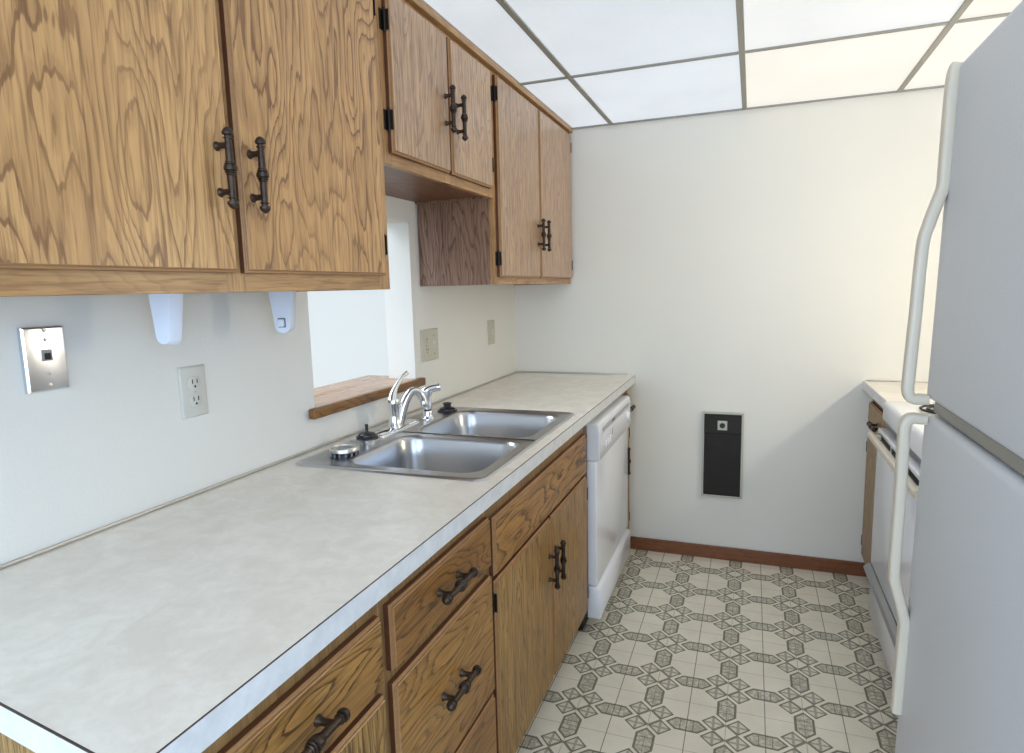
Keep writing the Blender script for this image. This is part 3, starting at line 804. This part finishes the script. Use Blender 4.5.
# ------------------------------------------------------------------ far wall heater grille
h = thing('wall_heater', 'dark brown louvred wall heater with a small thermostat, on the far wall', 'wall heater', (1.057, 0, .532))
bm = BM(); HX_0, HX_1, HZ0, HZ1 = .963, 1.152, .322, .745
fw = .009
for a_ in ((HX_0, HX_0+fw, HZ0, HZ1), (HX_1-fw, HX_1, HZ0, HZ1), (HX_0+fw, HX_1-fw, HZ0, HZ0+fw), (HX_0+fw, HX_1-fw, HZ1-fw, HZ1)):
    box(bm, a_[0], a_[1], -.018, -.001, a_[2], a_[3], .0015, 1)
finish('frame', bm, 'heater_frame', h)
bm = BM(); box(bm, HX_0+fw+.0003, HX_1-fw-.0003, -.0145, -.001, HZ0+fw+.0003, .640); finish('louvre_grille', bm, 'grille', h, smooth=False)
bm = BM(); box(bm, HX_0+fw+.0003, HX_1-fw-.0003, -.0145, -.001, .642, HZ1-fw-.0003); finish('upper_panel', bm, 'heater_dark', h, smooth=False)
bm = BM(); box(bm, 1.034, 1.078, -.0175, -.0146, .658, .704, .001, 1); th = finish('thermostat_plate', bm, 'heater_frame', h)
bm = BM(); lathe(bm, [(.013, 0), (.012, .006), (.010, .008), (.001, .008)], (1.056, -.0176, .681), (0, -1, 0), 20)
kn = finish('thermostat_knob', bm, 'black', None, origin=h['_o']); kn.parent = th; kn.location = (0, 0, 0)

# ------------------------------------------------------------------ right side: counter, cabinet, range
RF, RD = 1.690, 1.672
rb = thing('base_cabinet', 'oak base cabinet with drawer and door under the short right counter', 'base cabinet', (2.0, -.28, 0), 'oak base cabinets')
cab_body(rb, 2.284, RF, -.5595, -.002, TK, .875,
         ([(-.5595, -.525), (-.045, -.002)], [(TK, .125, -.525, -.045), (.66, .71, -.525, -.045), (.815, .875, -.525, -.045)]),
         'oak_bframe', 'oak_bframe', 'oak_base', 'oak_under')
bm = BM(); box(bm, 1.76, 2.284, -.5595, -.002, .001, TK-.001); finish('toe_kick', bm, 'toe', rb)
d = front(rb, 'drawer_front', RD, RF-.0004, -.542, -.022, .704, .826, 'oak_base', 'lip', seed=5.9); pull(d, RD, -.282, .765, True, -1)
d = front(rb, 'cabinet_door', RD, RF-.0004, -.542, -.022, .112, .680, 'oak_base', 'lip', seed=8.8); pull(d, RD, -.505, .52, False, -1)
for zz in (.62, .18): hinge(d, RD, -.022, zz, -1, -1)
rc = thing('countertop', 'short cream laminate countertop in the far right corner beside the range', 'countertop', (1.97, -.28, .876), 'laminate countertops')
bm = BM(); box(bm, 1.6515, 2.284, -.561, -.001, T0, T1); finish('work_surface', bm, 'laminate', rc, smooth=False)
bm = BM(); box(bm, 1.650, 1.6513, -.561, -.001, T0, T1-.0012); finish('edge_band', bm, 'lam_edge', rc, smooth=False)

GY0, GY1 = -1.330, -.5665
ra = thing('range', 'white freestanding range with oven, beside the right counter behind the refrigerator', 'range', (1.96, -.95, 0))
bm = BM(); box(bm, 1.655, 2.282, GY0+.003, GY1-.003, .09, .826, .003); finish('oven_body', bm, 'white', ra)
bm = BM(); box(bm, 1.72, 2.27, GY0+.02, GY1-.02, .001, .0895); finish('plinth', bm, 'dark', ra)
bm = BM(); box(bm, 1.631, 2.282, GY0, GY1, .846, .925, .016, 4); finish('cooktop', bm, 'white', ra)
bm = BM(); box(bm, 1.645, 1.70, GY0+.004, GY1-.004, .8265, .8455); finish('vent_band', bm, 'grey_vent', ra)
bm = BM(); box(bm, 1.620, 1.654, GY0+.002, GY1-.002, .302, .822, .005, 3); od = finish('oven_door', bm, 'white', ra); od['_o'] = ra['_o']
bm = BM()
for a_, b_ in ((-.80, -.60), (-1.30, -.83)): box(bm, 1.6185, 1.6198, a_, b_, .790, .808)
finish('vent_slot', bm, 'dark', ra)
bm = BM(); pts = spline([(1.619, GY1-.045, .802), (1.604, GY1-.042, .806), (1.594, GY1-.030, .808), (1.592, GY1-.06, .808)], 4)
bm.free(); bm = BM()
tube(bm, [(1.594, GY0+.022, .800), (1.592, GY0+.03, .800), (1.592, GY1-.03, .800), (1.594, GY1-.022, .800)], [.85, 1, 1, .85], flat=(.022, .020, (0, 0, 1)))
for yy in (GY1-.07, GY0+.07): box(bm, 1.600, 1.6195, yy-.014, yy+.014, .793, .807, .002)
finish('oven_handle', bm, 'handle_white', ra)
bm = BM()
prof = [(1.655, .262), (1.612, .262), (1.600, .270), (1.597, .280), (1.603, .290), (1.618, .300), (1.655, .300)]
loops(bm, [[(x_, GY1-.001, z_) for x_, z_ in prof], [(x_, GY0+.001, z_) for x_, z_ in prof]]); bmesh.ops.recalc_face_normals(bm, faces=bm.faces)
finish('metal_trim_strip', bm, 'oven_strip', ra, angle=20)
bm = BM(); box(bm, 1.622, 1.654, GY0+.002, GY1-.002, .100, .260, .005, 3); finish('storage_drawer', bm, 'white', ra)
bm = BM(); box(bm, 2.20, 2.282, GY0, GY1, .9255, 1.09, .01); finish('backguard', bm, 'white', ra)
for k, (ex, ey) in enumerate(((1.80, -.76), (1.80, -1.13), (2.06, -.76), (2.06, -1.13))):
    bm = BM()
    for rr in (.03, .05, .07, .09):
        ring = [(ex+rr*math.cos(a_*PI/12), ey+rr*math.sin(a_*PI/12), .931) for a_ in range(25)]
        tube(bm, ring, .004, 8)
    finish('burner_coil', bm, 'dark', ra)

# ------------------------------------------------------------------ refrigerator
FX, FY = 1.430, -1.945
fr = thing('refrigerator', 'white top-freezer refrigerator with pebbled doors at the right edge', 'refrigerator', (FX, FY, 0))
FW = .765
def fb(name, x0, x1, y0, y1, z0, z1, bev, mat, seg=3):
    bm = BM(); box(bm, x0, x1, y0, y1, z0, z1, bev, seg); return finish(name, bm, mat, fr, angle=50)
fb('cabinet_shell', FX+.072, FX+.76, FY-FW+.004, FY-.004, .03, 1.675, .006, 'fridge_side')
fb('gasket', FX+.060, FX+.0718, FY-FW+.012, FY-.012, .10, 1.66, .002, 'gasket')
fd = fb('freezer_door', FX, FX+.059, FY-FW, FY, 1.160, 1.690, .012, 'fridge', 4); fd['_o'] = fr['_o']
ld = fb('lower_door', FX, FX+.059, FY-FW, FY, .085, 1.136, .012, 'fridge', 4); ld['_o'] = fr['_o']
fb('divider_rail', FX+.012, FX+.0718, FY-FW+.01, FY-.01, 1.1385, 1.1575, .002, 'gasket')
fb('kick_grille', FX+.05, FX+.072, FY-FW+.01, FY-.01, .012, .080, .002, 'gasket')
fb('feet', FX+.10, FX+.7, FY-FW+.05, FY-.05, .002, .029, .002, 'dark')
yh = FY-.022
def handle(pts, w, name):
    bm = BM(); tube(bm, spline(pts, 7), None, flat=(w, .017, (0, 1, 0))); return finish(name, bm, 'handle_white', fr, angle=50)
handle([(FX-.002, yh, 1.687), (FX-.006, yh, 1.66), (FX-.006, yh, 1.54), (FX-.006, yh, 1.505), (FX-.013, yh, 1.478), (FX-.021, yh, 1.447), (FX-.027, yh, 1.41),
        (FX-.029, yh, 1.30), (FX-.031, yh, 1.20), (FX-.031, yh, 1.178), (FX-.028, yh, 1.167), (FX-.022, yh, 1.162), (FX-.012, yh, 1.162), (FX-.0005, yh, 1.162)], .025, 'freezer_handle')
handle([(FX-.0005, yh, 1.129), (FX-.012, yh, 1.129), (FX-.022, yh, 1.129), (FX-.028, yh, 1.124), (FX-.031, yh, 1.112), (FX-.031, yh, 1.09), (FX-.029, yh, 1.0), (FX-.028, yh, .86), (FX-.023, yh, .828),
        (FX-.014, yh, .798), (FX-.006, yh, .765), (FX-.006, yh, .74), (FX-.006, yh, .595)], .025, 'door_handle')
fr.rotation_euler = (0, .020, 0); fr.location.z = .0

# ------------------------------------------------------------------ light
w = bpy.data.worlds.new('daylight'); S.world = w; w.use_nodes = True
w.node_tree.nodes['Background'].inputs[0].default_value = (.70, .82, 1, 1)
w.node_tree.nodes['Background'].inputs[1].default_value = 1.2
def area(name, loc, rot, sx_, sy_, e, col):
    l = bpy.data.lights.new(name, 'AREA'); l.shape = 'RECTANGLE'; l.size = sx_; l.size_y = sy_; l.energy = e; l.color = col
    o = bpy.data.objects.new(name, l); COL.objects.link(o); o.location = loc; o.rotation_euler = rot; return o
# daylight coming in at the window bay behind the camera
area('window_daylight', (0, -6.58, 1.4), (math.radians(90), 0, 0), 3.6, 1.5, 135, (.62, .79, 1))
area('side_fill', (2.30, -4.3, 1.45), (0, math.radians(90), 0), 1.2, 1.8, 42, (.50, .70, 1))  # unseen fill, added to turn the near left wall bluish
# daylight of the living room beyond the pass-through
area('living_room_daylight', (-2.2, -2.2, 2.40), (0, 0, 0), 3.0, 2.6, 125, (.80, .89, 1))
# warm bulb over the range
l = bpy.data.lights.new('range_lamp', 'POINT'); l.energy = 14; l.shadow_soft_size = .035; l.color = (1, .91, .76)
o = bpy.data.objects.new('range_lamp', l); COL.objects.link(o); o.location = (2.15, -.95, 1.38)

# ------------------------------------------------------------------ camera (solved from the photograph's vanishing lines)
yaw, pit, rol = map(math.radians, (20.6983, -7.8924, -1.3925))
f_ = Vector((-math.sin(yaw)*math.cos(pit), math.cos(yaw)*math.cos(pit), math.sin(pit)))
rt = Vector((math.cos(yaw), math.sin(yaw), 0)); up = rt.cross(f_)
r2 = rt*math.cos(rol)+up*math.sin(rol); u2 = -rt*math.sin(rol)+up*math.cos(rol)
cam = bpy.data.cameras.new('camera'); co = bpy.data.objects.new('camera', cam); COL.objects.link(co)
mt = Matrix((r2, u2, -f_)).transposed().to_4x4(); mt.translation = Vector((1.1753, -3.1844, 1.3614)); co.matrix_world = mt
cam.sensor_fit = 'HORIZONTAL'; cam.sensor_width = 36; cam.lens = 637.04*36/1024; cam.clip_start = .02
S.camera = co
vs = S.view_settings; vs.view_transform = 'Standard'; vs.look = 'None'; vs.gamma = 1; vs.use_curve_mapping = False; vs.exposure = 0
for o in S.objects:
    for k in ('_o', '_w'):
        if k in o.keys(): del o[k]
